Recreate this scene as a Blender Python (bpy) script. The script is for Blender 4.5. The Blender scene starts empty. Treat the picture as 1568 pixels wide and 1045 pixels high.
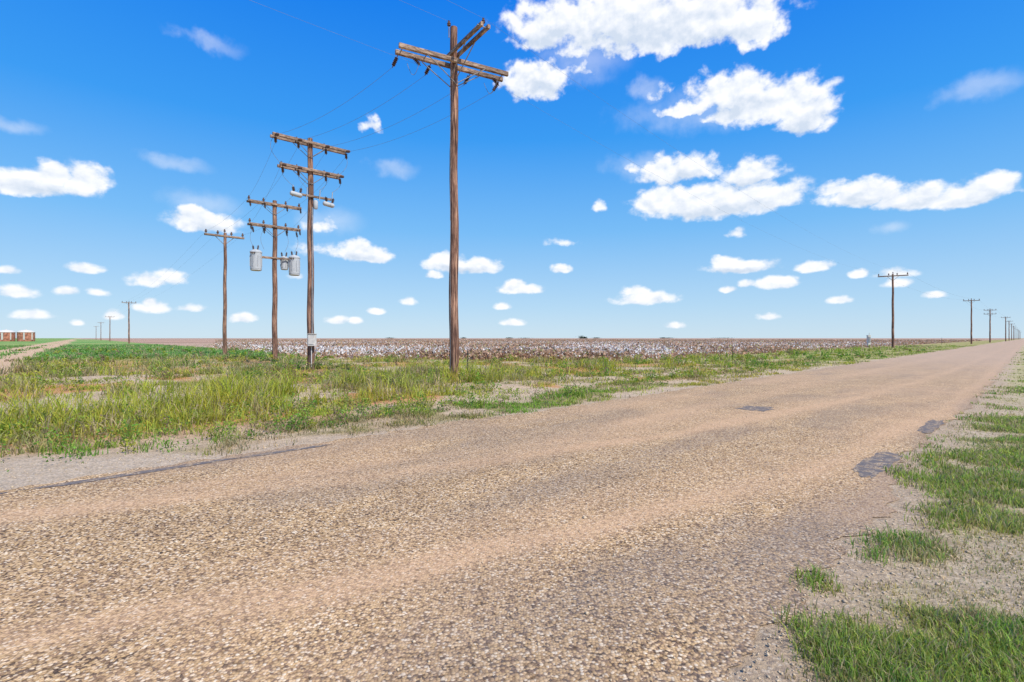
import bpy, math, numpy as np
from mathutils import Vector
rng = np.random.default_rng(7)
scene = bpy.context.scene
TH = math.radians(45.25); S, C = math.sin(TH), math.cos(TH)
EYE = 1.6

# ------------------------------------------------------------ numpy noise
def _h(ix, iy, s):
    a = (ix.astype(np.int64)*374761393 + iy.astype(np.int64)*668265263 + s*1442695041) & 0xffffffff
    a = ((a ^ (a >> 13))*1274126177) & 0xffffffff
    a = a ^ (a >> 16)
    return (a & 0xffff)/65535.0
def vn(x, y, s=0):
    ix = np.floor(x); iy = np.floor(y); fx = x-ix; fy = y-iy
    fx = fx*fx*(3-2*fx); fy = fy*fy*(3-2*fy)
    a = _h(ix, iy, s); b = _h(ix+1, iy, s); c = _h(ix, iy+1, s); d = _h(ix+1, iy+1, s)
    return (a*(1-fx)+b*fx)*(1-fy)+(c*(1-fx)+d*fx)*fy
def fbm(x, y, o=4, s=0):
    t = 0; a = .5; n = 0
    for i in range(o):
        t = t+a*vn(x*2**i+17.3*i, y*2**i-9.1*i, s+i); n += a; a *= .5
    return t/n
def ss(a, b, x):
    t = np.clip((x-a)/(b-a), 0, 1); return t*t*(3-2*t)
def mixc(a, b, t):
    return a*(1-t[..., None])+np.asarray(b)*t[..., None]
def uv_of(x, y): return x*S+y*C, x*C-y*S
def qt_of(x, y): return .764*x+.645*y, -.645*x+.764*y
VR, VL = -.92, -7.6
def right_edge(u):
    return VR + (fbm(u*.9, u*0, 4, 3)-.5)*.45*ss(200, 20, u) - .25*np.exp(-((u-10)/3.5)**2) + .1*np.exp(-((u-6)/1.2)**2)
def left_edge(u):
    return VL + (fbm(u*.8, u*0+5, 4, 9)-.5)*.45*ss(200, 20, u)
def height(x, y):
    u, v = uv_of(x, y); q, t = qt_of(x, y)
    d = np.maximum(np.maximum(v-VR-.3, VL-v-.3), 0)
    k = ss(0, 2.5, d)*ss(1.5, 4, np.abs(q+5.5))
    r = np.hypot(x, y)
    return -.008+k*((fbm(x*.35, y*.35, 4, 21)-.45)*.22)*ss(140, 50, r) + ss(0,.5,d)*(fbm(x*3, y*3, 3, 31)-.5)*.03*ss(60, 20, r)
def cotton_mask(x, y):
    u, v = uv_of(x, y); q, t = qt_of(x, y)
    w = (fbm(x*.15, y*.15, 3, 41)-.5)*4
    near = 21+np.maximum(27.3-q, 0)*1.6
    return ss(-1, 1, q-15+w*.5)*ss(-.7, .7, -19.3-v+w*.25)*ss(-1, 1, t-near+w*.6)
def green_mask(x, y):
    q, t = qt_of(x, y); c = cotton_mask(x, y)
    w = (fbm(x*.08, y*.08, 3, 44)-.5)*12
    return (1-c)*ss(46, 56, t+w)*ss(22, 15, q)
def dirt_mask(x, y):
    q, t = qt_of(x, y)
    w = (fbm(x*.25, y*.25, 3, 47)-.5)*1.2
    return ss(3.2, 2.3, np.abs(q+5.5+w))*ss(3, 6, t)*(1-.8*ss(.55, .25, np.abs(q+5.5+w))*ss(.42, .55, fbm(t*.2, q, 3, 48)))

PALE = (.56, .44, .31); ORG = (.56, .26, .09)
DRYG = (.34, .28, .13); OLIVE = (.30, .29, .08); YG = (.46, .48, .055)
def zones(x, y):
    """vegetation density, height, colour of blades, ground colour, gravel"""
    u, v = uv_of(x, y); q, t = qt_of(x, y); r = np.hypot(x, y)
    n1 = fbm(x*.22, y*.22, 4, 51); n2 = fbm(x*.9, y*.9, 4, 61); n3 = fbm(x*.07, y*.07, 3, 71); n4 = fbm(x*2.6, y*2.6, 3, 81)
    n5 = fbm(u*.22, v*.75, 4, 85); n6 = fbm(u*.35, v*1.1, 4, 87)
    right = v > -4
    dr = v-right_edge(u); dl = left_edge(u)-v
    # ---------------- left verge
    gw = -.05 + 1.9*ss(3.0, -.6, u)+.5*(n2-.5)+.25*ss(.54, .66, n5)
    dens = ss(gw, gw+.35, dl+(n4-.5)*.9)
    strip = np.exp(-((v+10.1)/.5)**2)*ss(6.5, 4, u)*ss(-1, 1, u)*.95+np.exp(-((v+8.7)/.28)**2)*ss(6, 4, u)*ss(.5, 2, u)*.8
    bare = ss(.50, .58, n2*.4+n6*.6)*.95
    bare = np.maximum(bare, strip)
    bare = np.maximum(bare, ss(.53, .62, fbm(x*.5, y*.3, 3, 91)) * ss(2, 6, dl)*.95)
    tall = np.exp(-((dl-5.2-.12*u)/2.1)**2)*ss(20, 13, u)*ss(-3.0, .5, u)*ss(.42, .52, n2*.4+n5*.6)
    h = .04+.04*ss(0, 4, dl)+.08*n1+.42*tall*(.25+1.1*n2)
    h = h+.24*ss(.55, .62, fbm(x*.45, y*.45, 3, 95))*ss(3, 8, dl)
    dens = dens*(1-.95*bare)*(.2+.8*ss(.38, .6, n4))
    dens = np.maximum(dens, tall*.85*(dl > 1)*(1-.7*bare))
    col = mixc(np.ones(x.shape+(3,))*np.array(OLIVE), (.20, .31, .06), ss(.45, .58, n1))
    col = mixc(col, (.44, .36, .20), ss(.44, .54, n2*.5+n6*.5)*.85)
    col = mixc(col, YG, np.maximum(tall, .85*ss(.44, .55, n3*.4+n5*.6)))
    col = mixc(col, (.18, .40, .05), ss(3.6, .8, dl)*ss(.40, .5, n5)*ss(30, 12, r)*.9)
    col = mixc(col, (.58, .50, .08), np.exp(-((dl-.45)/.45)**2)*ss(7, 14, u)*.9)
    col = mixc(col, (.30, .44, .07), ss(25, 50, u)*ss(13, 9, dl)*.8)
    gcol = mixc(np.ones(x.shape+(3,))*np.array(DRYG), (.48, .36, .22), ss(.42, .56, n2))
    gcol = mixc(gcol, (.60, .47, .33), bare*.9)
    gcol = mixc(gcol, ORG, ss(.52, .60, fbm(x*.3, y*.3, 3, 101))*ss(1, 4, dl)*.8*ss(60, 40, r))
    gcol = mixc(gcol, (.33, .33, .09), ss(22, 55, r)*.7)
    gcol = mixc(gcol, PALE, ss(gw+.35, gw, dl))
    gcol = mixc(gcol, (.68, .58, .46), ss(gw+.3, gw-.3, dl)*ss(4, 1, u)*.8)
    grav = ss(gw+.8, gw, dl)
    # ---------------- green crop
    g = green_mask(x, y)*(~right)
    gc = mixc(np.ones(x.shape+(3,))*np.array((.18, .35, .09)), (.30, .39, .12), ss(.4, .6, n3))
    gcol = gcol*(1-g[..., None])+gc*g[..., None]; col = mixc(col, (.19, .37, .09), g)
    h = h*(1-g)+.22*g; dens = dens*(1-g)+.9*g
    # ---------------- cotton
    c = cotton_mask(x, y)*(~right)
    cc = mixc(np.ones(x.shape+(3,))*np.array((.48, .35, .25)), (.47, .31, .22), ss(60, 260, r))
    cc = cc*(.75+.5*fbm(x*.03, y*.03, 4, 110))[..., None]
    gcol = gcol*(1-c[..., None])+cc*c[..., None]
    dens = dens*(1-c*.93)
    # ---------------- dirt track
    d = dirt_mask(x, y)*(~right)
    gcol = mixc(gcol, (.66, .45, .28), d); dens = dens*(1-d); grav = np.maximum(grav, d*.4)
    # ---------------- right verge
    m = right
    rd = ss(.05, .6, dr+(n4-.5)*1.2)
    pn = n2*.45+n4*.25+fbm(u*.8, v*1.3, 3, 88)*.3
    patch = ss(.495, .565, pn)
    rdens = rd*(.17+.80*patch)*(.4+.6*ss(0, 2.0, dr))
    rh = .020+.040*patch*(.5+n4)+.05*ss(4, 9, dr)
    rcol = mixc(np.ones(x.shape+(3,))*np.array((.52, .45, .20)), (.20, .38, .055), ss(.51, .58, pn))
    rcol = mixc(rcol, (.42, .46, .10), ss(.48, .6, n2)*.6)
    rg = mixc(np.ones(x.shape+(3,))*np.array((.56, .46, .32)), (.48, .41, .24), ss(.4, .6, n2))
    rg = mixc(rg, (.34, .38, .12), patch*.55*rd)
    rg = mixc(rg, (.42, .43, .15), ss(12, 32, u)*rd*.75)
    rg = mixc(rg, (.50, .38, .26), ss(.6, .1, dr))
    rfield = ss(14, 18, v)
    rg = mixc(rg, (.46, .30, .18), rfield)
    dens = np.where(m, rdens*(1-rfield), dens); h = np.where(m, rh, h)
    col = np.where(m[..., None], rcol, col); gcol = np.where(m[..., None], rg, gcol)
    grav = np.where(m, .98-.45*rd, grav)
    onroad = (v > left_edge(u)) & (v < right_edge(u))
    dens = np.where(onroad, 0, dens)
    far = ss(300, 1500, r)
    gcol = mixc(gcol, (.47, .33, .25), far*(v < -16)*(q > 0))
    return dens, h, col, gcol, grav

# ------------------------------------------------------------ helpers
def new_mat(name):
    m = bpy.data.materials.new(name); m.use_nodes = True
    nt = m.node_tree; nt.nodes.clear()
    out = nt.nodes.new('ShaderNodeOutputMaterial'); b = nt.nodes.new('ShaderNodeBsdfPrincipled')
    nt.links.new(b.outputs[0], out.inputs[0]); b.inputs['Roughness'].default_value = .85
    b.inputs['Specular IOR Level'].default_value = .1
    return m, nt, b, out
def N(nt, t, **kw):
    n = nt.nodes.new('ShaderNode'+t)
    for k, v in kw.items(): setattr(n, k, v)
    return n
def L(nt, a, b): nt.links.new(a, b)
def ramp(nt, fac, stops):
    n = N(nt, 'ValToRGB'); e = n.color_ramp.elements
    while len(e) < len(stops): e.new(.5)
    for i, (p, c) in enumerate(stops):
        e[i].position = p; e[i].color = tuple(c)+(1,) if len(c) == 3 else c
    L(nt, fac, n.inputs[0]); return n.outputs[0]
def mixrgb(nt, fac, a, b, mode='MIX'):
    n = N(nt, 'Mix', data_type='RGBA', blend_type=mode)
    for sock, val in ((n.inputs[0], fac), (n.inputs[6], a), (n.inputs[7], b)):
        if hasattr(val, 'is_output'): L(nt, val, sock)
        elif isinstance(val, (int, float)): sock.default_value = val
        else: sock.default_value = tuple(val)+(1,)
    return n.outputs[2]
def math_(nt, op, a, b=None, c=None, clamp=False):
    n = N(nt, 'Math', operation=op); n.use_clamp = clamp
    for i, val in enumerate((a, b, c)):
        if val is None: continue
        if hasattr(val, 'is_output'): L(nt, val, n.inputs[i])
        else: n.inputs[i].default_value = val
    return n.outputs[0]
def np_mesh(name, V, loops, starts, totals, mats, colors=None, smooth=False, cname='Col'):
    me = bpy.data.meshes.new(name)
    me.vertices.add(len(V)); me.vertices.foreach_set('co', np.ascontiguousarray(V, dtype=np.float32).ravel())
    me.loops.add(len(loops)); me.loops.foreach_set('vertex_index', loops.astype(np.int32))
    me.polygons.add(len(starts)); me.polygons.foreach_set('loop_start', starts.astype(np.int32))
    me.polygons.foreach_set('loop_total', totals.astype(np.int32))
    if smooth: me.polygons.foreach_set('use_smooth', np.ones(len(starts), dtype=bool))
    me.update(calc_edges=True); 
    if colors is not None:
        a = me.attributes.new(cname, 'FLOAT_COLOR', 'POINT')
        if colors.shape[1] == 3: colors = np.hstack([colors, np.ones((len(colors), 1))])
        a.data.foreach_set('color', np.ascontiguousarray(colors, dtype=np.float32).ravel())
    for m in mats: me.materials.append(m)
    ob = bpy.data.objects.new(name, me); scene.collection.objects.link(ob); return ob
def quad_mesh(name, V, Q, mats, colors=None, smooth=False):
    return np_mesh(name, V, Q.ravel(), np.arange(len(Q))*4, np.full(len(Q), 4), mats, colors, smooth)

# ------------------------------------------------------------ materials
def pebble_nodes(nt, scale):
    co = N(nt, 'TexCoord').outputs['Object']
    vo = N(nt, 'TexVoronoi', feature='F1'); vo.inputs['Scale'].default_value = scale; L(nt, co, vo.inputs['Vector'])
    vo.inputs['Randomness'].default_value = 1
    sep = N(nt, 'SeparateColor'); L(nt, vo.outputs['Color'], sep.inputs[0])
    colr = ramp(nt, sep.outputs[0], [(0, (.10, .075, .06)), (.16, (.27, .18, .125)), (.34, (.52, .35, .19)), (.6, (.63, .44, .23)), (.82, (.74, .54, .33)), (1, (.92, .80, .62))])
    dk = ramp(nt, vo.outputs['Distance'], [(0, (1.1, 1.1, 1.1)), (.5, (.98, .97, .96)), (.85, (.40, .37, .35))])
    return co, vo, mixrgb(nt, 1., colr, dk, 'MULTIPLY')

# ground
gm, nt, b, _ = new_mat('ground_soil')
at = N(nt, 'Attribute'); at.attribute_name = 'Col'
co, vo, peb = pebble_nodes(nt, 50)
n1 = N(nt, 'TexNoise'); n1.inputs['Scale'].default_value = 6; n1.inputs['Detail'].default_value = 8; n1.inputs['Roughness'].default_value = .7; L(nt, co, n1.inputs['Vector'])
n2 = N(nt, 'TexNoise'); n2.inputs['Scale'].default_value = 45; n2.inputs['Detail'].default_value = 5; n2.inputs['Roughness'].default_value = .75; L(nt, co, n2.inputs['Vector'])
v1 = ramp(nt, n1.outputs[0], [(.3, (.60, .57, .53)), (.7, (1.35, 1.33, 1.3))])
v2 = ramp(nt, n2.outputs[0], [(.32, (.42, .40, .38)), (.68, (1.5, 1.5, 1.5))])
c1 = mixrgb(nt, 1., at.outputs['Color'], v1, 'MULTIPLY'); c1 = mixrgb(nt, .85, c1, v2, 'MULTIPLY')
pb2 = mixrgb(nt, .4, peb, (.62, .50, .38))
gf = math_(nt, 'MULTIPLY', at.outputs['Alpha'], .62)
c2 = mixrgb(nt, gf, c1, pb2); L(nt, c2, b.inputs['Base Color'])
bp = N(nt, 'Bump'); bp.inputs['Strength'].default_value = .8; bp.inputs['Distance'].default_value = .03
L(nt, n2.outputs[0], bp.inputs['Height']); L(nt, bp.outputs[0], b.inputs['Normal'])

# road
rm, nt, b, _ = new_mat('chipseal_road')
at = N(nt, 'Attribute'); at.attribute_name = 'Col'
sp = N(nt, 'SeparateColor'); L(nt, at.outputs['Color'], sp.inputs[0])
co, vo, peb = pebble_nodes(nt, 62)
n1 = N(nt, 'TexNoise'); n1.inputs['Scale'].default_value = 1.3; n1.inputs['Detail'].default_value = 6; n1.inputs['Roughness'].default_value = .65; L(nt, co, n1.inputs['Vector'])
n2 = N(nt, 'TexNoise'); n2.inputs['Scale'].default_value = 18; n2.inputs['Detail'].default_value = 7; n2.inputs['Roughness'].default_value = .8; L(nt, co, n2.inputs['Vector'])
big = ramp(nt, n1.outputs[0], [(.3, (.84, .81, .79)), (.7, (1.14, 1.11, 1.05))])
med = ramp(nt, n2.outputs[0], [(.3, (.62, .60, .59)), (.7, (1.27, 1.25, 1.22))])
c = mixrgb(nt, 1., peb, big, 'MULTIPLY'); c = mixrgb(nt, 1., c, med, 'MULTIPLY')
dk = math_(nt, 'MULTIPLY', sp.outputs[1], math_(nt, 'MULTIPLY_ADD', n2.outputs[0], 3.0, -1.0), clamp=True)
c = mixrgb(nt, dk, c, (.23, .185, .155))
dus = math_(nt, 'MULTIPLY', sp.outputs[0], math_(nt, 'MULTIPLY_ADD', n2.outputs[0], 3.0, -.85), clamp=True)
c = mixrgb(nt, dus, c, (.68, .43, .25))
c = mixrgb(nt, sp.outputs[2], c, mixrgb(nt, 1., (.54, .395, .285), med, 'MULTIPLY'))
L(nt, c, b.inputs['Base Color'])
bp = N(nt, 'Bump'); bp.inputs['Strength'].default_value = .5; bp.inputs['Distance'].default_value = .010; bp.invert = True
L(nt, vo.outputs['Distance'], bp.inputs['Height']); L(nt, bp.outputs[0], b.inputs['Normal'])
# asphalt patch
pm, nt, b, _ = new_mat('asphalt_patch_mat')
co, vo, peb = pebble_nodes(nt, 70)
n2 = N(nt, 'TexNoise'); n2.inputs['Scale'].default_value = 9; n2.inputs['Detail'].default_value = 8; L(nt, co, n2.inputs['Vector'])
ff = ramp(nt, n2.outputs[0], [(.45, (.05, .05, .05)), (.66, (.75, .75, .75))])
c = mixrgb(nt, ff, (.145, .13, .13), peb); L(nt, c, b.inputs['Base Color'])
# blades
def leaf_mat(name, trans=.35):
    m, nt, b, out = new_mat(name)
    at = N(nt, 'Attribute'); at.attribute_name = 'Col'
    L(nt, at.outputs['Color'], b.inputs['Base Color']); b.inputs['Roughness'].default_value = .6
    tr = N(nt, 'BsdfTranslucent'); L(nt, at.outputs['Color'], tr.inputs[0])
    mx = N(nt, 'MixShader'); mx.inputs[0].default_value = trans
    L(nt, b.outputs[0], mx.inputs[1]); L(nt, tr.outputs[0], mx.inputs[2]); L(nt, mx.outputs[0], out.inputs[0])
    return m
grass_m = leaf_mat('grass_blades_mat', .42); cot_m = leaf_mat('cotton_mat', .25)
# wood
def wood_mat(name, c0, c1, c2, stretch=(9, 9, .5)):
    m, nt, b, _ = new_mat(name)
    co = N(nt, 'TexCoord').outputs['Object']; mp = N(nt, 'Mapping'); mp.inputs['Scale'].default_value = stretch
    L(nt, co, mp.inputs[0])
    n = N(nt, 'TexNoise'); n.inputs['Scale'].default_value = 2.2; n.inputs['Detail'].default_value = 8; n.inputs['Roughness'].default_value = .7; L(nt, mp.outputs[0], n.inputs['Vector'])
    k = N(nt, 'TexNoise'); k.inputs['Scale'].default_value = .8; k.inputs['Detail'].default_value = 5; L(nt, co, k.inputs['Vector'])
    c = ramp(nt, n.outputs[0], [(.38, c0), (.5, c1), (.62, c2)])
    kk = ramp(nt, k.outputs[0], [(.35, (.7, .7, .72)), (.65, (1.25, 1.2, 1.15))])
    L(nt, mixrgb(nt, 1., c, kk, 'MULTIPLY'), b.inputs['Base Color'])
    bp = N(nt, 'Bump'); bp.inputs['Strength'].default_value = .6; bp.inputs['Distance'].default_value = .02
    L(nt, n.outputs[0], bp.inputs['Height']); L(nt, bp.outputs[0], b.inputs['Normal']); return m
wood = wood_mat('weathered_pole_wood', (.055, .034, .028), (.22, .12, .085), (.50, .31, .21))
armw = wood_mat('crossarm_wood', (.12, .085, .065), (.29, .20, .145), (.52, .40, .30), (2, 2, 14))
def plain(name, col, rough=.5, metal=0., var=.25, sc=6):
    m, nt, b, _ = new_mat(name)
    co = N(nt, 'TexCoord').outputs['Object']; n = N(nt, 'TexNoise'); n.inputs['Scale'].default_value = sc; n.inputs['Detail'].default_value = 7; L(nt, co, n.inputs['Vector'])
    c = ramp(nt, n.outputs[0], [(.3, tuple(v*(1-var) for v in col)), (.7, tuple(min(1, v*(1+var)) for v in col))])
    L(nt, c, b.inputs['Base Color']); b.inputs['Roughness'].default_value = rough; b.inputs['Metallic'].default_value = metal
    return m
steel = plain('galvanised_steel', (.30, .30, .30), .5, .5)
tank_g = plain('transformer_grey_paint', (.46, .48, .49), .45, 0, .1)
porc = plain('brown_porcelain', (.13, .08, .06), .3)
wire_m = plain('wire_aluminium', (.22, .23, .25), .6)
white_m = plain('white_painted_metal', (.66, .63, .57), .5, 0, .12)
dark_m = plain('dark_metal', (.07, .065, .06), .6)
rust_m = plain('rusty_steel', (.40, .17, .11), .8, 0, .5, 1.2)
stone_m = plain('gravel_stone', (.55, .43, .29), .9, 0, .4, 9)

# ------------------------------------------------------------ ground
ang = np.concatenate([np.arange(-58, 58.01, .34), np.arange(61, 300, 4.)])
ang = np.radians(ang)
rad = np.geomspace(.6, 7000, 720)
A, R = np.meshgrid(ang, rad)
X = R*np.sin(A); Y = R*np.cos(A)
_, _, _, gc, gr = zones(X, Y); Z = height(X, Y)
nr, na = X.shape
V = np.stack([X.ravel(), Y.ravel(), Z.ravel()], 1)
idx = np.arange(nr*na).reshape(nr, na); nx = np.roll(idx, -1, axis=1)
Q = np.stack([idx[:-1], idx[1:], nx[1:], nx[:-1]], -1).reshape(-1, 4)[:, ::-1]
col4 = np.concatenate([gc.reshape(-1, 3), gr.reshape(-1, 1)], 1)
V = np.vstack([V, [[0, 0, -.008]]]); col4 = np.vstack([col4, [[.45, .38, .28, .8]]])
tri = np.stack([idx[0], nx[0], np.full(na, nr*na)], 1)
loops = np.concatenate([Q.ravel(), tri.ravel()])
tot = np.concatenate([np.full(len(Q), 4), np.full(na, 3)]); st = np.concatenate([[0], np.cumsum(tot)[:-1]])
ground = np_mesh('ground', V, loops, st, tot, [gm], col4, True)

# ------------------------------------------------------------ road
u = np.concatenate([np.arange(-60, -8, .5), np.arange(-8, 26, .07), np.geomspace(26, 6900, 420)])
fr = np.linspace(0, 1, 110)
re, le = right_edge(u), left_edge(u)
U = np.repeat(u[:, None], len(fr), 1); VV = le[:, None]*(1-fr)+re[:, None]*fr
jit = (fbm(U*6, VV*0, 3, 77)-.5)*.24*ss(40, 15, U); VV = VV+jit*(np.abs(fr-.5)*2)**8
def g(c, w): return np.exp(-((VV-c)/w)**2)
uc = np.maximum(U, -5)
vA = -1.2-2.72*np.exp(-uc/5.5); vB = -2.6-3.95*np.exp(-uc/9)
wv = (fbm(U*.5, VV*.5, 2, 133)-.5)*.3; vA = vA+wv; vB = vB+wv
nn = fbm(U*.45, VV*2.0, 4, 131); nb = fbm(U*.3, VV*.8, 4, 141)
dust = g(vA, .27)*.85+g(vB, .24)*.68+g(vA-.6, .25)*.3+g(vB-.5, .18)*.25+(g(-5.3, .4)+g(-6.9, .3)*.6)*.40*ss(3, 8, U)+.35*ss(.48, .7, nb)
dust = np.clip(dust*(.25+1.1*nn), 0, .8)
dark = ss(.48, .64, fbm(U*.35+3, VV*1.1, 4, 151))*.5*(1-dust)
dark += np.exp(-((VV-vA-.95)/.3)**2-((U-4)/3.)**2)*.35+np.exp(-((VV+3.6)/.35)**2-((U-4.2)/1.4)**2)*.7
dark += ss(VR-.75, VR-.25, VV)*.55*ss(2, 5, U)*ss(.35, .6, nn)*ss(40, 14, U) + ss(VR-.5, VR-.1, VV)*.1
dark += np.exp(-((VV-le[:, None]-.22)/.16)**2)*1.1*ss(5, 2.5, U)*ss(.38, .52, nn)
dark = np.clip(dark, 0, 1)
farp = ss(8, 60, U)*.75
cols = np.stack([dust, dark, farp], -1).reshape(-1, 3)
Xr = U*S+VV*C; Yr = U*C-VV*S
V = np.stack([Xr.ravel(), Yr.ravel(), np.zeros(Xr.size)], 1)
idx = np.arange(Xr.size).reshape(Xr.shape)
Q = np.stack([idx[:-1, :-1], idx[:-1, 1:], idx[1:, 1:], idx[1:, :-1]], -1).reshape(-1, 4)
road = quad_mesh('road', V, Q, [rm], cols, True)

def patch(uc, vc, ru, rv, seed):
    n = 60; a = np.linspace(0, 2*math.pi, n, endpoint=False)
    k = 1+(fbm(np.cos(a)*2.5+seed, np.sin(a)*2.5, 4, seed)-.5)*1.2
    ca = np.sign(np.cos(a))*np.abs(np.cos(a))**.7; sa = np.sign(np.sin(a))*np.abs(np.sin(a))**.7
    uu = uc+ru*k*ca; vv = vc+rv*k*sa
    vs = np.vstack([np.stack([uu*S+vv*C, uu*C-vv*S, np.full(n, .004)], 1)])
    return np_mesh('road_patch', vs, np.arange(n), np.array([0]), np.array([n]), [pm])
patch(12.1, -4.35, .46, .30, 3)
patch(7.9, -1.35, .75, .17, 5); patch(12.0, -1.25, .8, .12, 8)
patch(1.2, -7.42, .9, .07, 12); patch(2.9, -7.4, .6, .06, 14); patch(-.5, -7.38, .5, .08, 17)

# ------------------------------------------------------------ grass
def sample(n, r0, r1, a=54, a0=None):
    an = np.radians(rng.uniform(-a if a0 is None else a0, a, n)); r = np.exp(rng.uniform(math.log(r0), math.log(r1), n))
    return r*np.sin(an), r*np.cos(an), r
def blade_arrays(bx, by, h, col, w, lean):
    n = len(bx); z = height(bx, by)
    fa = rng.uniform(0, 2*math.pi, n); la = rng.uniform(0, 2*math.pi, n)
    wx, wy = np.cos(fa)*w*.5, np.sin(fa)*w*.5
    lx, ly = np.cos(la)*lean*h, np.sin(la)*lean*h
    V = np.zeros((n, 5, 3))
    V[:, 0] = np.stack([bx-wx, by-wy, z-.01], 1); V[:, 1] = np.stack([bx+wx, by+wy, z-.01], 1)
    V[:, 2] = np.stack([bx+wx*.8+lx*.35, by+wy*.8+ly*.35, z+h*.58], 1); V[:, 3] = np.stack([bx-wx*.8+lx*.35, by-wy*.8+ly*.35, z+h*.58], 1)
    V[:, 4] = np.stack([bx+lx, by+ly, z+h*np.sqrt(np.clip(1-.5*lean**2, .2, 1))], 1)
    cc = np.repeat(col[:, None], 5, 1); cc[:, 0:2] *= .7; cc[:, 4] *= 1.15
    return V, np.clip(cc, 0, .9)
def tufts(tx, ty, tr, per, wmul=1., dryp=.24):
    dens, h, col, _, _ = zones(tx, ty)
    k = rng.uniform(0, 1, len(tx)) < dens
    tx, ty, tr, h, col = tx[k], ty[k], tr[k], h[k], col[k]
    sp_ = np.clip(.03+tr*.005, .035, .4)
    tc = col*rng.uniform(.7, 1.3, (len(tx), 1))*np.stack([rng.uniform(.8, 1.2, len(tx)), np.ones(len(tx)), rng.uniform(.8, 1.2, len(tx))], 1)
    dry = rng.uniform(0, 1, len(tx)) < dryp; tc[dry] = np.array((.58, .47, .26))*rng.uniform(.6, 1.1, (dry.sum(), 1))
    rep = lambda a: np.repeat(a, per, 0)
    bx = rep(tx)+rng.normal(0, 1, len(tx)*per)*rep(sp_); by = rep(ty)+rng.normal(0, 1, len(tx)*per)*rep(sp_)
    u_, v_ = uv_of(bx, by); ok = (v_ > right_edge(u_)-.06) | (v_ < left_edge(u_)+.06)
    hh = rep(h*rng.uniform(.5, 1.7, len(tx)))*rng.uniform(.5, 1.15, len(bx))
    ww = np.clip(.0035+rep(tr)*.0010, .004, .12)*wmul
    cl = rep(tc)*rng.uniform(.7, 1.3, (len(bx), 1)); le_ = rng.uniform(.1, 1.0, len(bx))
    return blade_arrays(bx[ok], by[ok], hh[ok], cl[ok], ww[ok], le_[ok])
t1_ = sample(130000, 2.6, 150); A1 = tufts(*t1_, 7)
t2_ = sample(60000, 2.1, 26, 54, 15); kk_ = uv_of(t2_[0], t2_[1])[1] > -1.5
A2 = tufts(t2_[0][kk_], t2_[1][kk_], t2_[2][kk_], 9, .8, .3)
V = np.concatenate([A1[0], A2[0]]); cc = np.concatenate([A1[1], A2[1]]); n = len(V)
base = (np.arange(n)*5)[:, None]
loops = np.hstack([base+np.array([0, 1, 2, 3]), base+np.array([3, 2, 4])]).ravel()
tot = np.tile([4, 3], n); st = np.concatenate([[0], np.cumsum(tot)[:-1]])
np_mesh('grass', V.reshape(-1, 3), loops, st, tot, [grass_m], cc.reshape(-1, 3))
print('blades', n)

def leaf_quads(name, cx, cy, cz, size, col, mat, flat=0.):
    n = len(cx)
    a = rng.normal(0, 1, (n, 3)); a[:, 2] *= (1-flat); a /= np.linalg.norm(a, axis=1)[:, None]
    b_ = rng.normal(0, 1, (n, 3)); b_ -= (b_*a).sum(1)[:, None]*a; b_ /= np.linalg.norm(b_, axis=1)[:, None]
    c0 = np.stack([cx, cy, cz], 1); s = size[:, None]
    V = np.stack([c0-a*s, c0-b_*s*.6, c0+a*s, c0+b_*s*.6], 1)
    return quad_mesh(name, V.reshape(-1, 3), np.arange(n*4).reshape(-1, 4), [mat], np.repeat(np.clip(col, 0, 1), 4, 0))
# weeds
tx, ty, tr = sample(8500, 7.5, 90)
u_, v_ = uv_of(tx, ty); dens, h, col, _, _ = zones(tx, ty)
k = (v_ < left_edge(u_)-1.0) & (rng.uniform(0, 1, len(tx)) < (dens*.8+.2)*ss(.42, .56, fbm(tx*.35, ty*.35, 3, 171))) & (cotton_mask(tx, ty) < .3) & (dirt_mask(tx, ty) < .2)
tx, ty = tx[k], ty[k]
ex = [(-2.19, 19.1, .9, 30), (-10.5, 26.5, 1.2, 34), (-17.1, 36.6, 1.5, 26), (-26, 46, 1.8, 20), (15.9, 36.7, 1.5, 18), (26, 44, 2.5, 22), (-30, 37, 3, 24)]
for px_, py_, s_, k_ in ex:
    tx = np.append(tx, px_+rng.normal(0, s_, k_)); ty = np.append(ty, py_+rng.normal(0, s_*.7, k_))
tr = np.hypot(tx, ty)
per = 46; n = len(tx)
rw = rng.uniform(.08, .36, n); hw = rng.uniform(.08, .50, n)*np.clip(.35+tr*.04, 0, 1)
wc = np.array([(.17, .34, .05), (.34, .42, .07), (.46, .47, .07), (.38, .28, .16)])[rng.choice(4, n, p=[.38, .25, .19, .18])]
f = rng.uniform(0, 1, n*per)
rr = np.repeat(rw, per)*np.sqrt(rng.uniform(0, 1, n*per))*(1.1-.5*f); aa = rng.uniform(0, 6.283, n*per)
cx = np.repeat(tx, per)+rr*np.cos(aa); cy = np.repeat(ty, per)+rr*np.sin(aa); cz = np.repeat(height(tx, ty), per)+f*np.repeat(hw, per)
leaf_quads('weeds', cx, cy, cz, np.clip(.012+np.repeat(tr, per)*.001, .015, .08)*rng.uniform(.6, 1.3, n*per), np.repeat(wc, per, 0)*rng.uniform(.6, 1.3, (n*per, 1))*(.65+.5*f)[:, None], grass_m)
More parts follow.
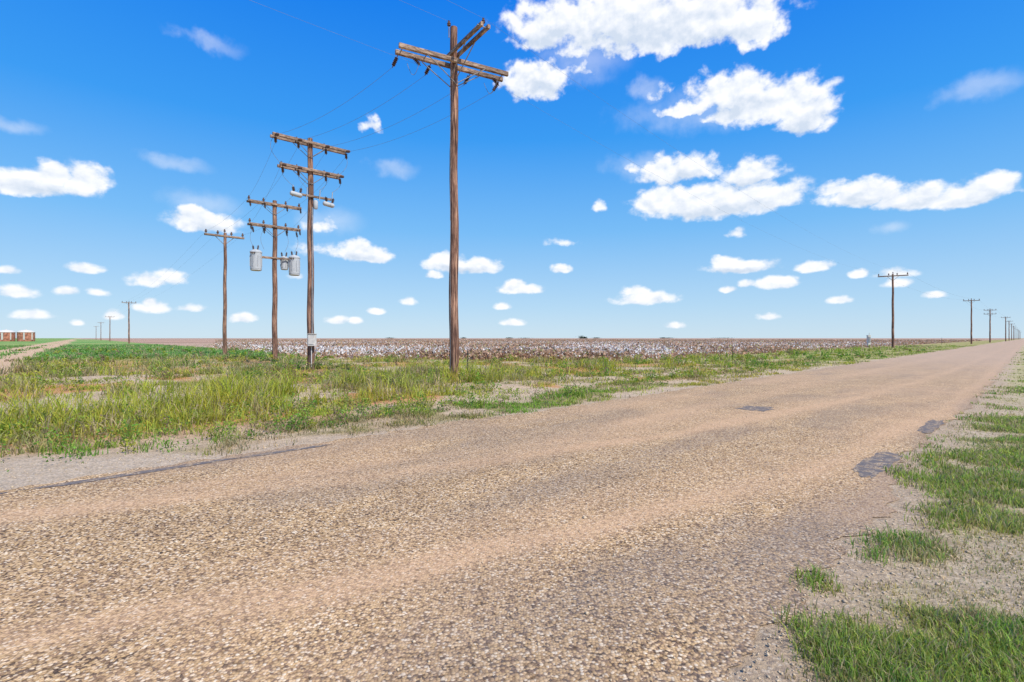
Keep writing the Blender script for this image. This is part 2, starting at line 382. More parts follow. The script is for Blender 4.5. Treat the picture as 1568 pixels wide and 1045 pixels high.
# cotton
an = np.radians(rng.uniform(-30, 50, 46000)); r = np.exp(rng.uniform(math.log(30), math.log(420), 46000))
tx, ty = r*np.sin(an), r*np.cos(an)
u_, v_ = uv_of(tx, ty); v_ = np.round(v_/1.02)*1.02+rng.normal(0, .1, len(v_)); tx = u_*S+v_*C; ty = u_*C-v_*S
k = rng.uniform(0, 1, len(tx)) < cotton_mask(tx, ty)
tx, ty, r = tx[k], ty[k], r[k]; n = len(tx)
per = 15; f = rng.uniform(.05, 1, n*per)
pr = np.repeat(rng.uniform(.28, .5, n)*(1+r*.003), per); ph = np.repeat(rng.uniform(.45, .8, n), per)
rr = pr*np.sqrt(rng.uniform(0, 1, n*per)); aa = rng.uniform(0, 6.283, n*per)
cx = np.repeat(tx, per)+rr*np.cos(aa); cy = np.repeat(ty, per)+rr*np.sin(aa); cz = f*ph
patchy = ss(.32, .58, fbm(tx*.06, ty*.06, 3, 181))*ss(220, 50, r)*.45+.14
patchy = patchy*(1-.6*ss(8, 22, tx)*ss(90, 60, r))
isw = rng.uniform(0, 1, n*per) < np.repeat(patchy, per)*(.5+.8*f)
bc = np.array([(.42, .26, .17), (.54, .36, .24), (.30, .20, .12), (.36, .34, .14)])[rng.choice(4, n*per, p=[.4, .35, .15, .10])]*rng.uniform(.75, 1.3, (n*per, 1))
bc[isw] = np.array((.88, .84, .79))*rng.uniform(.85, 1.1, (isw.sum(), 1))
sz = np.where(isw, .065, .10)*(1+np.repeat(r, per)*.004)*rng.uniform(.6, 1.4, n*per)
leaf_quads('cotton_field', cx, cy, cz, sz, bc, cot_m)

# gravel stones
tx, ty, tr = sample(26000, 2.3, 22)
u_, v_ = uv_of(tx, ty); _, _, _, _, gv = zones(tx, ty)
inr = (v_ > left_edge(u_)) & (v_ < right_edge(u_))
p = np.where(inr, .05, gv*.8); k = rng.uniform(0, 1, len(tx)) < p
tx, ty, tr = tx[k], ty[k], tr[k]; n = len(tx)
s = rng.uniform(.004, .011, n)*(1+tr*.04)*np.where(rng.uniform(0, 1, n) < .02, 1.8, 1)
oct_ = np.array([[1, 0, 0], [-1, 0, 0], [0, 1, 0], [0, -1, 0], [0, 0, .7], [0, 0, -.7]], float)
P = oct_[None]*s[:, None, None]*rng.uniform(.6, 1.3, (n, 6, 1))
ra = rng.uniform(0, 6.283, n); cr, sr = np.cos(ra)[:, None], np.sin(ra)[:, None]
PX = P[..., 0]*cr-P[..., 1]*sr+tx[:, None]; PY = P[..., 0]*sr+P[..., 1]*cr+ty[:, None]
PZ = P[..., 2]+(np.maximum(height(tx, ty), np.where((uv_of(tx, ty)[1] > VL) & (uv_of(tx, ty)[1] < VR), 0, -1))+s*.3)[:, None]
F = np.array([[0, 2, 4], [2, 1, 4], [1, 3, 4], [3, 0, 4], [2, 0, 5], [1, 2, 5], [3, 1, 5], [0, 3, 5]])
loops = (np.arange(n)[:, None, None]*6+F[None]).ravel(); nf = n*8
np_mesh('loose_gravel', np.stack([PX, PY, PZ], -1).reshape(-1, 3), loops, np.arange(nf)*3, np.full(nf, 3), [stone_m])

# ------------------------------------------------------------ object builder
class MB:
    def __init__(s): s.v = []; s.f = []; s.m = []
    def add(s, vs, fs, m=0):
        o = len(s.v); s.v += [tuple(p) for p in vs]; s.f += [tuple(i+o for i in f) for f in fs]; s.m += [m]*len(fs)
    def rings(s, pts, rads, n=12, m=0, axis=None, cap=True, wob=0):
        pts = [Vector(p) for p in pts]; ax = (pts[-1]-pts[0]).normalized() if axis is None else Vector(axis)
        a = ax.cross(Vector((0, 0, 1)) if abs(ax.z) < .9 else Vector((1, 0, 0))).normalized(); b = ax.cross(a)
        vs = []
        for p, r in zip(pts, rads):
            for i in range(n):
                t = 2*math.pi*i/n; rr = r*(1+wob*(rng.random()-.5)); vs.append(p+a*math.cos(t)*rr+b*math.sin(t)*rr)
        fs = [(j*n+i, j*n+(i+1) % n, (j+1)*n+(i+1) % n, (j+1)*n+i) for j in range(len(pts)-1) for i in range(n)]
        if cap: fs += [tuple(range(n))[::-1], tuple((len(pts)-1)*n+i for i in range(n))]
        s.add(vs, fs, m)
    def cyl(s, p0, p1, r0, r1=None, n=10, m=0): s.rings([p0, p1], [r0, r1 if r1 is not None else r0], n, m)
    def beam(s, p0, p1, w, h, m=0, bev=.012):
        p0, p1 = Vector(p0), Vector(p1); d = (p1-p0).normalized()
        a = d.cross(Vector((0, 0, 1))).normalized() if abs(d.z) < .95 else Vector((1, 0, 0)); b = a.cross(d)
        w, h = w/2, h/2
        prof = [(-w+bev, -h), (w-bev, -h), (w, -h+bev), (w, h-bev), (w-bev, h), (-w+bev, h), (-w, h-bev), (-w, -h+bev)]
        vs = [p+a*x+b*y for p in (p0, p1) for x, y in prof]
        fs = [(i, (i+1) % 8, 8+(i+1) % 8, 8+i) for i in range(8)]+[tuple(range(8))[::-1], tuple(range(8, 16))]
        s.add(vs, fs, m)
    def lathe(s, p, axis, prof, n=10, m=0):
        p, ax = Vector(p), Vector(axis).normalized()
        s.rings([p+ax*z for r, z in prof], [max(r, .001) for r, z in prof], n, m, axis=ax)
    def pin(s, p, k=1., m=0):
        s.lathe(p, (0, 0, 1), [(.018*k, 0), (.018*k, .07*k), (.07*k, .08*k), (.055*k, .13*k), (.075*k, .14*k), (.05*k, .19*k), (.035*k, .23*k), (.045*k, .25*k), (.01, .27*k)], 10, m)
    def string(s, p, d, ln=.5, m=0):
        k = []; nn = 5
        k.append((.015, 0)); k.append((.015, ln*.2))
        for i in range(nn):
            z = ln*(.2+.7*i/nn); k += [(.03, z), (.075, z+ln*.02), (.06, z+ln*.07), (.03, z+ln*.1)]
        k += [(.015, ln*.92), (.02, ln)]
        s.lathe(p, d, k, 10, m); return Vector(p)+Vector(d).normalized()*ln
    def finish(s, name, mats, parent=None, smooth=True):
        me = bpy.data.meshes.new(name); me.from_pydata(s.v, [], s.f)
        for m in mats: me.materials.append(m)
        me.polygons.foreach_set('material_index', s.m)
        if smooth:
            me.polygons.foreach_set('use_smooth', [len(f) == 4 for f in s.f])
        me.update()
        try: me.set_sharp_from_angle(angle=math.radians(35))
        except Exception: pass
        ob = bpy.data.objects.new(name, me); scene.collection.objects.link(ob)
        if parent: ob.parent = parent
        return ob
def empty(name, loc=(0, 0, 0)):
    e = bpy.data.objects.new(name, None); e.location = loc; scene.collection.objects.link(e); return e

def shaft(parent, H, r0, r1, lean=(0, 0), n=16):
    b = MB(); k = 26
    pts = [Vector((lean[0]*t/k*H+.02*math.sin(t*.7), lean[1]*t/k*H, -.3+(H+.3)*t/k)) for t in range(k+1)]
    b.rings(pts, [r0+(r1-r0)*t/k for t in range(k+1)], n, 0, axis=(0, 0, 1), wob=.05)
    return b.finish('shaft', [wood], parent)

wires = MB()
def wire(a, b, sag, r=.0045, n=18):
    a, b = Vector(a), Vector(b)
    pts = [a.lerp(b, i/n)-Vector((0, 0, sag*4*(i/n)*(1-i/n))) for i in range(n+1)]
    for i in range(n): wires.rings([pts[i], pts[i+1]], [r, r], 5, 0, cap=False)

D2 = Vector((.764, .645, 0))      # arm direction of the row along the track
W = Vector((-.645, .764, 0))      # row direction along the track
RU = Vector((S, C, 0)); RN = Vector((C, -S, 0))

# ---- pole 1: corner pole by the road
P1 = Vector((-2.19, 19.3, 0)); e1 = empty('utility_pole', P1)
shaft(e1, 13.3, .185, .135, (.0006, 0))
a1 = Vector((.886, .463, 0)); n1_ = Vector((.463, -.886, 0)); t1 = Vector((.57, -.82, 0))
arms = MB(); hw = MB(); ins = MB()
zc = 11.95
for sgn in (-1, 1):
    o = n1_*.24*sgn
    arms.beam(a1*-2.16+o+Vector((0, 0, zc)), a1*2.16+o+Vector((0, 0, zc)), .12, .16)
    for q in (-1.15, 1.15):
        hw.beam(a1*q+o*1.3+Vector((0, 0, zc-.08)), o*.9+Vector((0, 0, zc-.85)), .045, .03)
for q in (-2.0, -1.1, 1.1, 2.0): hw.cyl(a1*q-n1_*.3+Vector((0, 0, zc)), a1*q+n1_*.3+Vector((0, 0, zc)), .02)
z3 = 12.25; n3_ = Vector((t1.y, -t1.x, 0))
for o in (n3_*-.12, n3_*.16):
    arms.beam(t1*-.3+o+Vector((0, 0, z3)), t1*2.3+o+Vector((0, 0, z3)), .10, .14)
    hw.beam(t1*1.3+o*1.2+Vector((0, 0, z3-.07)), o*.8+Vector((0, 0, z3-.85)), .04, .03)
hw.cyl(t1*2.15-n3_*.22+Vector((0, 0, z3)), t1*2.15+n3_*.27+Vector((0, 0, z3)), .02)
ins.pin(t1*2.15+n3_*.02+Vector((0, 0, z3+.07)), .9)
hw.beam(Vector((-.18, -.05, 12.9)), Vector((-.18, -.05, 13.3)), .04, .04); ins.pin((-.18, -.05, 13.27), 1.0)
dW = (W+Vector((0, 0, -.12))).normalized(); att1 = []
for q in (-2.05, -.8, .8, 2.05):
    s0 = a1*q-n1_*.33+Vector((0, 0, zc-.06)); att1.append(P1+ins.string(s0, dW+Vector((0, 0, -.5)), .5))
dU = (RU+Vector((0, 0, -.1))).normalized()
att1r = []
for q in (-1.6, 1.6):
    s0 = a1*q+Vector((0, 0, zc-.15)); att1r.append(P1+ins.string(s0, dU+Vector((0, 0, -.45)), .4))
att1r.append(P1+t1*2.15+Vector((0, 0, z3+.3)))
for q in (-1.7, 1.4):
    pts = [a1*(q+.35*i/8)-n1_*(.35-.5*i/8)+Vector((0, 0, zc-.25-.5*math.sin(math.pi*i/8))) for i in range(9)]
    for i in range(8): hw.cyl(pts[i], pts[i+1], .009, n=5, m=1)
for i in range(12): hw.cyl((-.12, -.15, i*1.0), (-.12+.01*(i % 2), -.15, (i+1)*1.0), .009, n=5, m=1)
arms.finish('crossarms', [armw], e1); hw.finish('braces_and_bolts', [steel, wire_m], e1); ins.finish('insulators', [porc], e1)

# ---- pole 2
P2 = Vector((-10.5, 26.7, 0)); e2 = empty('utility_pole', P2)
shaft(e2, 12.0, .18, .125, (-.001, 0))
arms = MB(); hw = MB(); ins = MB(); dev = MB()
att2 = []
for z, hl in ((11.72, 1.92), (10.3, 1.58)):
    for sgn in (-1, 1):
        o = W*.2*sgn
        arms.beam(D2*-hl+o+Vector((0, 0, z)), D2*hl+o+Vector((0, 0, z)), .11, .14)
        for q in (-.8, .8): hw.beam(D2*q+o*1.3+Vector((0, 0, z-.07)), o*.8+Vector((0, 0, z-.72)), .04, .03)
    for q in (-hl+.12, -.7, .7, hl-.12):
        if z < 11 or abs(q) < 1: ins.pin(D2*q+Vector((0, 0, z+.05)), .6)
        s_ = ins.string(D2*q-W*.27+Vector((0, 0, z-.05)), -W+Vector((0, 0, -.25)), .5)
        if z > 11: att2.append(P2+s_)
        ins.string(D2*q-W*.2+Vector((0, 0, z-.07)), Vector((.1, 0, -1)), .4)
z = 8.95
arms.beam(D2*-1.0-W*.19+Vector((0, 0, z)), D2*1.0-W*.19+Vector((0, 0, z)), .09, .11)
for q, zz in ((-.85, 8.86), (.80, 8.62)):
    c = D2*q-W*.38+Vector((0, 0, zz)); dd = (D2*.98+Vector((0, 0, -.12))).normalized()
    dev.lathe(c-dd*.3, dd, [(.05, 0), (.10, .03), (.12, .08), (.12, .5), (.10, .56), (.05, .6)], 14)
    ins.string(c-dd*.1+Vector((0, 0, .1)), Vector((-.2, 0, 1)), .3); ins.string(c+dd*.2+Vector((0, 0, .1)), Vector((.2, 0, 1)), .3)
dev.lathe(Vector((.30, -.1, 8.3)), (0, 0, 1), [(.08, 0), (.11, .05), (.11, .4), (.08, .45)], 12)
for q in (-1.0, -.3, .35, 1.0):
    dev.beam(D2*q-W*.28+Vector((0, 0, 8.75)), D2*q-W*.4+Vector((0, 0, 9.3)), .04, .04)
    a0 = D2*q-W*.3+Vector((0, 0, 9.3)); b0 = D2*(q*1.25)-W*.2+Vector((0, 0, 10.3))
    for i in range(8):
        f0, f1 = i/8, (i+1)/8; bend = lambda t: D2*(.35*math.sin(math.pi*t)*(1 if q > 0 else -1))
        hw.cyl(a0.lerp(b0, f0)+bend(f0), a0.lerp(b0, f1)+bend(f1), .009, n=5, m=1)
for q in (-1, 1):
    a0 = D2*1.5*q+Vector((0, 0, 10.4)); b0 = D2*1.8*q+Vector((0, 0, 11.7))
    for i in range(8):
        f0, f1 = i/8, (i+1)/8; bend = lambda t: D2*(.3*math.sin(math.pi*t)*q)
        hw.cyl(a0.lerp(b0, f0)+bend(f0), a0.lerp(b0, f1)+bend(f1), .009, n=5, m=1)
hw.cyl((.14, -.16, 1.8), (.13, -.12, 8.4), .028, n=6)
arms.finish('crossarms', [armw], e2); hw.finish('braces_and_leads', [steel, wire_m], e2); ins.finish('insulators', [porc], e2); dev.finish('switches', [tank_g], e2)
bx_ = MB(); bx_.beam((.20, -.33, 1.2), (.20, -.33, 1.80), .38, .26, 0, .02); bx_.beam((.20, -.47, 1.28), (.20, -.47, 1.72), .27, .02, 0, .005); bx_.beam((.20, -.335, 1.802), (.20, -.335, 1.83), .43, .32, 0, .01)
bx_.cyl((.16, -.3, .1), (.16, -.3, 1.2), .025); bx_.finish('control_box', [white_m], e2)

# ---- pole 3: transformers
P3 = Vector((-17.1, 36.9, 0)); e3 = empty('utility_pole', P3)
shaft(e3, 11.5, .19, .14, (.001, 0))
arms = MB(); hw = MB(); ins = MB(); dev = MB(); att3 = []
for z, hl in ((11.2, 1.8), (9.6, 1.75)):
    for sgn in (-1, 1):
        o = W*.2*sgn
        arms.beam(D2*-hl+o+Vector((0, 0, z)), D2*hl+o+Vector((0, 0, z)), .11, .14)
        for q in (-.8, .8): hw.beam(D2*q+o*1.3+Vector((0, 0, z-.07)), o*.8+Vector((0, 0, z-.75)), .04, .03)
    for q in (-hl+.1, -.75, .75, hl-.1):
        ins.pin(D2*q+Vector((0, 0, z+.07)), 1.2)
        ins.string(D2*q-W*.26+Vector((0, 0, z+.05)), Vector((.1, 0, -1)), .5)
        if z > 11: att3.append(P3+D2*q+Vector((0, 0, z+.3)))
z = 7.75
for sgn in (-1, 1): arms.beam(D2*-1.6+W*.2*sgn+Vector((0, 0, z-.4)), D2*1.6+W*.2*sgn+Vector((0, 0, z-.4)), .07, .10)
def transformer(mb, inb, c, r=.33, h=1.3):
    mb.lathe(c-Vector((0, 0, h/2)), (0, 0, 1), [(r*.8, 0), (r*.96, .03), (r*.97, .12), (r, .13), (r, h*.82), (r*1.05, h*.83), (r*1.05, h*.88), (r*.9, h*.93), (r*.35, h), (.02, h+.02)], 20)
    for t in range(0, 360, 45):
        a = math.radians(t); p = c+Vector((math.cos(a), math.sin(a), 0))*(r+.02)
        mb.beam(p-Vector((0, 0, h*.3)), p+Vector((0, 0, h*.2)), .03, .03, 0, .004)
    for q in (-.14, .14): inb.string(c+Vector((q, -.05, h/2-.08)), Vector((q, 0, 1)), .38)
    for q in (-.12, 0, .12): inb.lathe(c+Vector((q, -r, h*.3)), Vector((0, -1, .3)), [(.03, 0), (.045, .03), (.03, .06), (.02, .12)], 8)
transformer(dev, ins, D2*-1.28-W*.15+Vector((0, 0, 7.08)), .38, 1.5)
transformer(dev, ins, D2*1.32-W*.15+Vector((0, 0, 6.95)), .38, 1.5)
transformer(dev, ins, Vector((.42, .62, 7.1)), .26, 1.0)
for q in (-1.35, 1.35, -.7, .7):
    a0 = D2*q+Vector((0, 0, 7.9)); b0 = D2*q*1.1+Vector((0, 0, 9.3))
    ins.string(b0+Vector((0, 0, .2)), Vector((.2, 0, -1)), .5)
    for i in range(8):
        f0, f1 = i/8, (i+1)/8; bend = lambda t: D2*(.2*math.sin(math.pi*t)*(1 if q > 0 else -1))
        hw.cyl(a0.lerp(b0, f0)+bend(f0), a0.lerp(b0, f1)+bend(f1), .010, n=5, m=1)
arms.finish('crossarms', [armw], e3); hw.finish('braces_and_leads', [steel, wire_m], e3); ins.finish('insulators', [porc], e3); dev.finish('transformers', [tank_g], e3)

# ---- simple line poles
def line_pole(p, H, armdir, hl, lower=False, n=10, gap=.55, r0=.18):
    e = empty('utility_pole', p); shaft(e, H, r0, r0*.68, (rng.uniform(-.006, .006), 0), n)
    a = MB(); i_ = MB(); h_ = MB(); zs = [H-gap]+([H-gap-1.4] if lower else []); att = []
    for z in zs:
        a.beam(armdir*-hl+Vector((0, 0, z)), armdir*hl+Vector((0, 0, z)), .34, .15)
        for s_ in (-1, 1): h_.beam(armdir*.75*s_+Vector((0, 0, z-.07)), Vector((0, 0, z-.8)), .06, .05)
        for q in (-hl+.12, -.55, .55, hl-.12):
            i_.pin(armdir*q+Vector((0, 0, z+.06)), 1.5)
            if z == zs[0]: att.append(Vector(p)+armdir*q+Vector((0, 0, z+.3)))
    i_.pin((0, 0, H), 1.3)
    a.finish('crossarm', [armw], e); h_.finish('braces', [steel], e); i_.finish('insulators', [porc], e); return att
att4 = line_pole(Vector((-26.1, 46.5, 0)), 11.15, D2, 1.6, gap=.3)
prev = att4
for p in ((-110.7, 148), (-194, 247), (-273, 340), (-368, 453)):
    a = line_pole(Vector((*p, 0)), 12, D2, 1.7, gap=.2, r0=.22)
    for i in (0, 1, 3): wire(prev[i], a[i], 1.4 if p[0] > -150 else 1.0, .004, 10)
    prev = a
rightrow = [(61.9, 83.2, 12, False), (124, 138.2, 12, False), (173, 185.3, 12, True), (243, 252, 12, False), (300, 309, 12, False), (362, 371, 12, False), (428, 437, 12, False), (500, 509, 12, False), (575, 583, 12, False), (660, 667, 12, False), (750, 757, 12, False), (860, 866, 12, False)]
RNb = Vector((.83, -.56, 0)); prev = None
for x, y, H, lo in rightrow:
    a = line_pole(Vector((x, y, 0)), H, RNb, 2.0 if x < 70 else 1.7, lo, gap=.3, r0=.2 if x < 130 else .24)
    if prev is None:
        wire(att1r[2], a[3], 1.6, .003, 24); wire(att1r[1], a[1], 1.6, .003, 24)
    else:
        for i in (0, 3): wire(prev[i], a[i], 1.0, .007, 8)
    prev = a
ab = line_pole(Vector((-58, -36, 0)), 12.5, RN, 1.8)
wire(P1+Vector((-.18, -.05, 13.5)), ab[0], 1.2, .003); wire(att1r[0], ab[1], 1.3, .003); wire(att1r[2], ab[3], 1.2, .003)
for i in range(4): wire(att1[i], att2[i], .35, .0055)
for i in range(4): wire(att2[i], att3[i], .25, .005)
for i in (0, 1, 3): wire(att3[i], att4[i], .3, .005)
for i in (0, 1): wire(P2+D2*(-1.4+2.6*i)+Vector((0, 0, 10.5)), P3+D2*(-1.5+2.8*i)+Vector((0, 0, 9.8)), .25, .005)
wires.finish('power_lines', [wire_m])

# ---- fence posts, marker, tanks
def tpost(x, y, h):
    m = MB(); m.beam((0, 0, -.1), (.02, 0, h), .05, .012, 0, .003); m.beam((0, -.02, -.1), (.02, -.02, h), .012, .045, 0, .003)
    for i in range(6): m.beam((0, -.05, .2+i*h/8), (0, -.05, .23+i*h/8), .03, .02, 0, .003)
    o = m.finish('fence_post', [dark_m]); o.location = (x, y, 0)
tpost(-1.78, 20.4, 1.1); tpost(15.9, 36.9, 1.0); tpost(104, 124, 1.7)
m = MB(); m.beam((0, 0, -.05), (0, 0, 2.0), .5, .4, 0, .05); m.beam((0, 0, 2.002), (0, 0, 2.1), .58, .48, 0, .04); m.beam((0, -.215, .8), (0, -.215, 1.8), .36, .02, 1, .004); m.cyl((.1, 0, 2.1), (.1, 0, 2.5), .04)
o = m.finish('utility_pedestal', [white_m, steel]); o.location = (62, 89, 0)
for k, (x, y) in enumerate(((-247, 250), (-237.3, 250))):
    m = MB(); r = 3.3
    m.lathe((0, 0, -.1), (0, 0, 1), [(r, 0), (r, 1.6), (r*1.01, 1.62), (r*1.01, 1.8), (r, 1.82), (r, 4.3), (r*1.02, 4.35), (r*1.02, 4.5)], 28, 0)
    m.lathe((0, 0, 4.401), (0, 0, 1), [(r*1.03, 0), (r*1.0, .3), (r*.7, .9), (r*.25, 1.2), (.3, 1.25), (.3, 1.5), (.05, 1.52)], 28, 1)
    for t in (-70, -20):
        a = math.radians(t+10*k); p = Vector((math.cos(a), math.sin(a), 0))*(r+.08); m.beam(p+Vector((0, 0, .8)), p+Vector((0, 0, 4.2)), .9, .1, 1, .01)
    o = m.finish('storage_tank', [rust_m, white_m]); o.location = (x, y, 0)
cx = []; cy = []; cz = []; sz = []
for (x, y, w, h) in [(190, 1400, 9, 8), (200, 1405, 6, 5), (-10, 1900, 14, 4), (-180, 1900, 10, 4), (330, 2000, 16, 4), (700, 2300, 30, 4), (-500, 2100, 20, 4), (560, 1900, 12, 4), (60, 2400, 40, 3), (950, 2300, 50, 4)]:
    k = 260; f = rng.uniform(0, 1, k)
    cx.append(x+rng.normal(0, .45, k)*w); cy.append(y+rng.normal(0, .45, k)*w); cz.append(.5+f*h*(.7+.3*np.sin(rng.uniform(0, 6, k)))); sz.append(np.full(k, 1.1))
leaf_quads('distant_trees', *[np.concatenate(a) for a in (cx, cy, cz, sz)], np.tile((.05, .07, .035), (2600, 1))*rng.uniform(.6, 1.4, (2600, 1)), grass_m)

# ------------------------------------------------------------ world
SUN_EL, SUN_AZ = math.radians(50), math.radians(135)   # azimuth clockwise from +Y
w = bpy.data.worlds.new('World'); scene.world = w; w.use_nodes = True; nt = w.node_tree; nt.nodes.clear()
try: w.cycles.sampling_method = 'MANUAL'; w.cycles.sample_map_resolution = 256
except Exception: pass
out = N(nt, 'OutputWorld'); bg = N(nt, 'Background'); L(nt, bg.outputs[0], out.inputs[0]); bg.inputs[1].default_value = .1
sky = N(nt, 'TexSky', sky_type='NISHITA'); sky.sun_disc = False; sky.sun_elevation = SUN_EL; sky.sun_rotation = SUN_AZ
sky.air_density = 1.0; sky.dust_density = .2; sky.ozone_density = 3
tc_ = N(nt, 'TexCoord'); sx = N(nt, 'SeparateXYZ'); L(nt, tc_.outputs['Generated'], sx.inputs[0])
az = math_(nt, 'ARCTAN2', sx.outputs[0], sx.outputs[1]); el = math_(nt, 'ARCSINE', sx.outputs[2])
# clear-air colour by elevation, blended over the physical sky
gr_ = ramp(nt, sx.outputs[2], [(0, (.60, .78, .92)), (.06, (.46, .71, .95)), (.2, (.19, .53, .98)), (.36, (.035, .35, .97)), (.55, (.0, .22, .92)), (1, (0, .07, .32))])
vm = N(nt, 'VectorMath', operation='SCALE'); L(nt, gr_, vm.inputs[0]); vm.inputs['Scale'].default_value = 10.
skyc = mixrgb(nt, .88, sky.outputs[0], vm.outputs[0])
cb = N(nt, 'CombineXYZ'); L(nt, az, cb.inputs[0]); L(nt, el, cb.inputs[1]); P = cb.outputs[0]
def VM(op, a, b=None):
    n = N(nt, 'VectorMath', operation=op)
    for i, v in enumerate((a, b)):
        if v is None: continue
        if hasattr(v, 'is_output'): L(nt, v, n.inputs[i])
        else: n.inputs[i].default_value = v
    return n.outputs['Value'] if op == 'LENGTH' else n.outputs[0]
def noise(vec, scale, det, rough):
    n = N(nt, 'TexNoise'); n.inputs['Scale'].default_value = scale; n.inputs['Detail'].default_value = det; n.inputs['Roughness'].default_value = rough
    L(nt, vec, n.inputs['Vector']); return n
wn = noise(P, 22, 4, .55)
amp = math_(nt, 'MULTIPLY', math_(nt, 'MAXIMUM', el, .04), .09)
ac = N(nt, 'CombineXYZ'); L(nt, amp, ac.inputs[0]); L(nt, math_(nt, 'MULTIPLY', amp, .7), ac.inputs[1])
warp = VM('MULTIPLY', VM('SUBTRACT', wn.outputs['Color'], (.5, .5, .5)), ac.outputs[0])
warp = VM('MULTIPLY', warp, (2, 2, 0)); PW = VM('ADD', P, warp)
# cloud lobes: bearing offset, height, half sizes (on a sky plane 784 units away), strength
CL = [(66,488,75,45,1),(176,508,125,60,1),(296,500,115,50,1),(366,485,45,35,1),(120,455,55,28,.6),(250,470,120,30,.8),
(35,398,50,30,1),(5,400,30,18,.7),(105,415,30,14,.45),
(336,385,62,34,1),(400,370,80,36,1),(450,350,45,34,1),(262,355,45,14,.8),(350,355,60,20,.8),(228,380,22,16,.4),
(256,262,62,26,.9),(366,255,52,22,.8),(316,215,120,28,1),(396,218,50,24,1),(236,215,45,24,1),(190,262,22,10,.5),
(536,226,65,20,1),(616,220,60,20,1),(696,222,62,22,1),(736,236,48,22,1),(490,228,30,12,.7),
(-734,245,62,20,1),(-700,255,34,18,1),(-654,245,36,26,1),(-770,240,40,16,.9),(-470,180,56,17,1),(-480,190,30,16,1),(-294,178,26,14,.5),(-221,328,13,14,.6),
(-229,132,46,14,1),(-240,142,24,14,1),(-304,140,35,12,.45),(-95,115,38,14,.95),(-105,124,20,12,.95),(-49,113,32,13,.95),(12,77,34,9,1),(6,84,16,8,1),(76,107,15,8,.8),
(-159,57,13,7,.7),(-14,50,13,7,.8),(201,63,48,12,.85),(190,74,24,9,.8),(346,112,58,11,1),(330,118,26,10,1),(406,86,32,11,1),(459,112,30,10,1),
(586,100,34,9,.75),(531,100,15,7,.8),(503,60,21,7,.85),(331,76,13,6,.8),(590,86,24,9,.7),(646,66,20,6,.7),(360,84,14,7,.6),
(136,204,16,11,.6),(344,160,16,9,.6),(75,150,28,7,.42),
(-659,111,36,9,.75),(-560,90,32,12,.75),(-520,96,26,14,.75),(-759,72,32,11,.85),(-684,72,19,8,.8),(-634,71,19,7,.7),(-549,49,27,10,.9),(-556,55,14,8,.9),(-609,37,16,9,.8),
(-412,32,21,9,.95),(-269,29,18,7,.8),(-239,27,13,6,.7),(-209,42,14,6,.8),(1,25,24,6,.75),(-494,47,24,7,.6),(251,20,17,6,.6),(391,34,18,7,.75),
(-774,105,20,8,.7),(-664,25,12,6,.7),(-734,37,38,8,.6),(-120,98,14,6,.8),(-330,95,16,7,.35)]
# thin translucent wisps, much fainter than the cumulus
TH_ = [(-179,260,34,14),(-514,266,52,12),(-468,456,52,16),(-764,326,48,12),(720,385,70,22),(110,430,70,40),(580,168,26,10),(210,378,30,20),(-470,205,60,20),(300,350,140,30),(-280,180,50,20),(200,262,60,20)]
GL = [(170,462,150,26),(296,455,80,24),(60,455,60,18),(40,378,40,14),(345,352,70,14),(440,325,40,14),(320,196,110,13),(256,243,50,10),(370,240,40,9),(540,212,55,9),(620,206,55,9),(710,208,60,9),(-720,230,80,9),(-470,166,45,8),(-229,122,40,6),(346,103,50,5),(-75,104,60,6)]  # grey-blue underside lobes: shade painted into the cloud colour
def azel(a, e): 
    v = Vector((a/784., 1, e/784.)).normalized(); return math.atan2(v.x, v.y), math.asin(v.z)
Fd = None
for a, e, ra, re_, wt in CL:
    c = azel(a, e); rx = abs(azel(a+ra, e)[0]-azel(a-ra, e)[0])/2*1.38; ry = abs(azel(a, e+re_)[1]-azel(a, e-re_)[1])/2*1.58
    q = VM('MULTIPLY', VM('SUBTRACT', PW, (c[0], c[1]-ry*.22, 0)), (1/rx, 1/ry, 0))
    q = VM('MINIMUM', q, VM('MULTIPLY', q, (1, 1.7, 1)))
    q = math_(nt, 'MULTIPLY_ADD', VM('LENGTH', q), -wt, wt)
    Fd = q if Fd is None else math_(nt, 'MAXIMUM', Fd, q)
def field(lst, kx, ky):
    F_ = None
    for a, e, ra, re_ in lst:
        c = azel(a, e); rx = abs(azel(a+ra, e)[0]-azel(a-ra, e)[0])/2*kx; ry = abs(azel(a, e+re_)[1]-azel(a, e-re_)[1])/2*ky
        q = math_(nt, 'SUBTRACT', 1., VM('LENGTH', VM('MULTIPLY', VM('SUBTRACT', PW, (c[0], c[1], 0)), (1/rx, 1/ry, 0))))
        F_ = q if F_ is None else math_(nt, 'MAXIMUM', F_, q)
    return F_
Gd = field(GL, 1.2, 1.4); Td = field(TH_, 1.3, 1.3)
fb = noise(VM('MULTIPLY', P, (1, 1.3, 1)), 34, 7, .54)
fb2 = noise(VM('ADD', VM('MULTIPLY', P, (1, 1.3, 1)), (.005, .014, 0)), 34, 5, .5)
Fn = math_(nt, 'ADD', Fd, math_(nt, 'MULTIPLY_ADD', fb.outputs[0], 1.1, -.55))
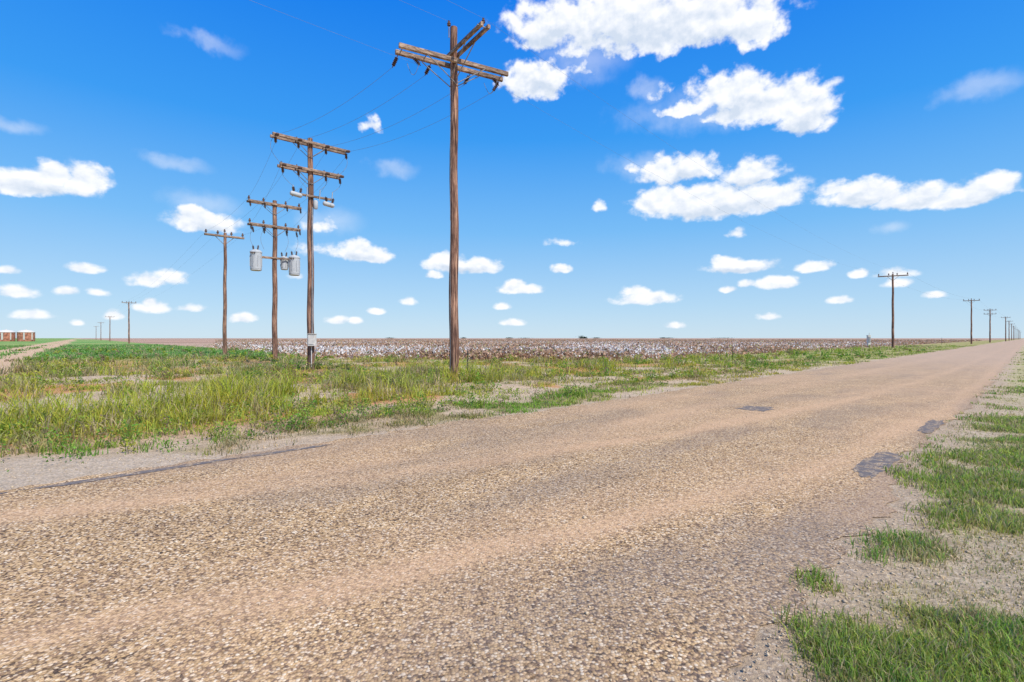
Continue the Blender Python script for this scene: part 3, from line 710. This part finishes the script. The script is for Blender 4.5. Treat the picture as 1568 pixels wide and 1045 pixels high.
mr = N(nt, 'MapRange', interpolation_type='SMOOTHSTEP'); L(nt, Fn, mr.inputs[0]); mr.inputs[1].default_value = .06; mr.inputs[2].default_value = .50
gate = N(nt, 'MapRange', interpolation_type='SMOOTHSTEP'); L(nt, Fd, gate.inputs[0]); gate.inputs[1].default_value = -.05; gate.inputs[2].default_value = .2
dn = math_(nt, 'MULTIPLY', mr.outputs[0], gate.outputs[0])
hz = N(nt, 'MapRange', interpolation_type='SMOOTHSTEP'); L(nt, math_(nt, 'ADD', Td, math_(nt, 'MULTIPLY_ADD', wn.outputs[0], .8, -.4)), hz.inputs[0]); hz.inputs[1].default_value = -.05; hz.inputs[2].default_value = .9; hz.inputs[4].default_value = .30
dn = math_(nt, 'MULTIPLY', math_(nt, 'MAXIMUM', dn, hz.outputs[0]), .97)
emb = math_(nt, 'MULTIPLY_ADD', math_(nt, 'SUBTRACT', fb.outputs[0], fb2.outputs[0]), 2.0, .86)  # sunlit relief painted into the cloud colour from noise offset towards the sun
emb = math_(nt, 'SUBTRACT', emb, math_(nt, 'MULTIPLY', math_(nt, 'MAXIMUM', Gd, 0.), .95), clamp=True)
ccol = mixrgb(nt, emb, (6.8, 7.7, 9.0), (10.4, 10.5, 10.8))
fin = mixrgb(nt, dn, skyc, ccol)
L(nt, fin, bg.inputs[0])

sd = bpy.data.lights.new('sun', 'SUN'); sd.energy = 4.9; sd.angle = math.radians(.53); sd.color = (1, .95, .87)
so = bpy.data.objects.new('sun', sd); scene.collection.objects.link(so)
dirv = Vector((math.sin(SUN_AZ)*math.cos(SUN_EL), math.cos(SUN_AZ)*math.cos(SUN_EL), math.sin(SUN_EL)))
so.rotation_euler = dirv.to_track_quat('Z', 'Y').to_euler()

cd = bpy.data.cameras.new('camera'); cd.lens = 18; cd.sensor_width = 36; cd.shift_y = -4.5/1568; cd.clip_end = 20000; cd.clip_start = .05
cam = bpy.data.objects.new('camera', cd); scene.collection.objects.link(cam); cam.location = (0, 0, EYE); cam.rotation_euler = (math.radians(90), 0, 0)
scene.camera = cam
scene.view_settings.view_transform = 'Standard'; scene.view_settings.look = 'None'; scene.view_settings.exposure = 0
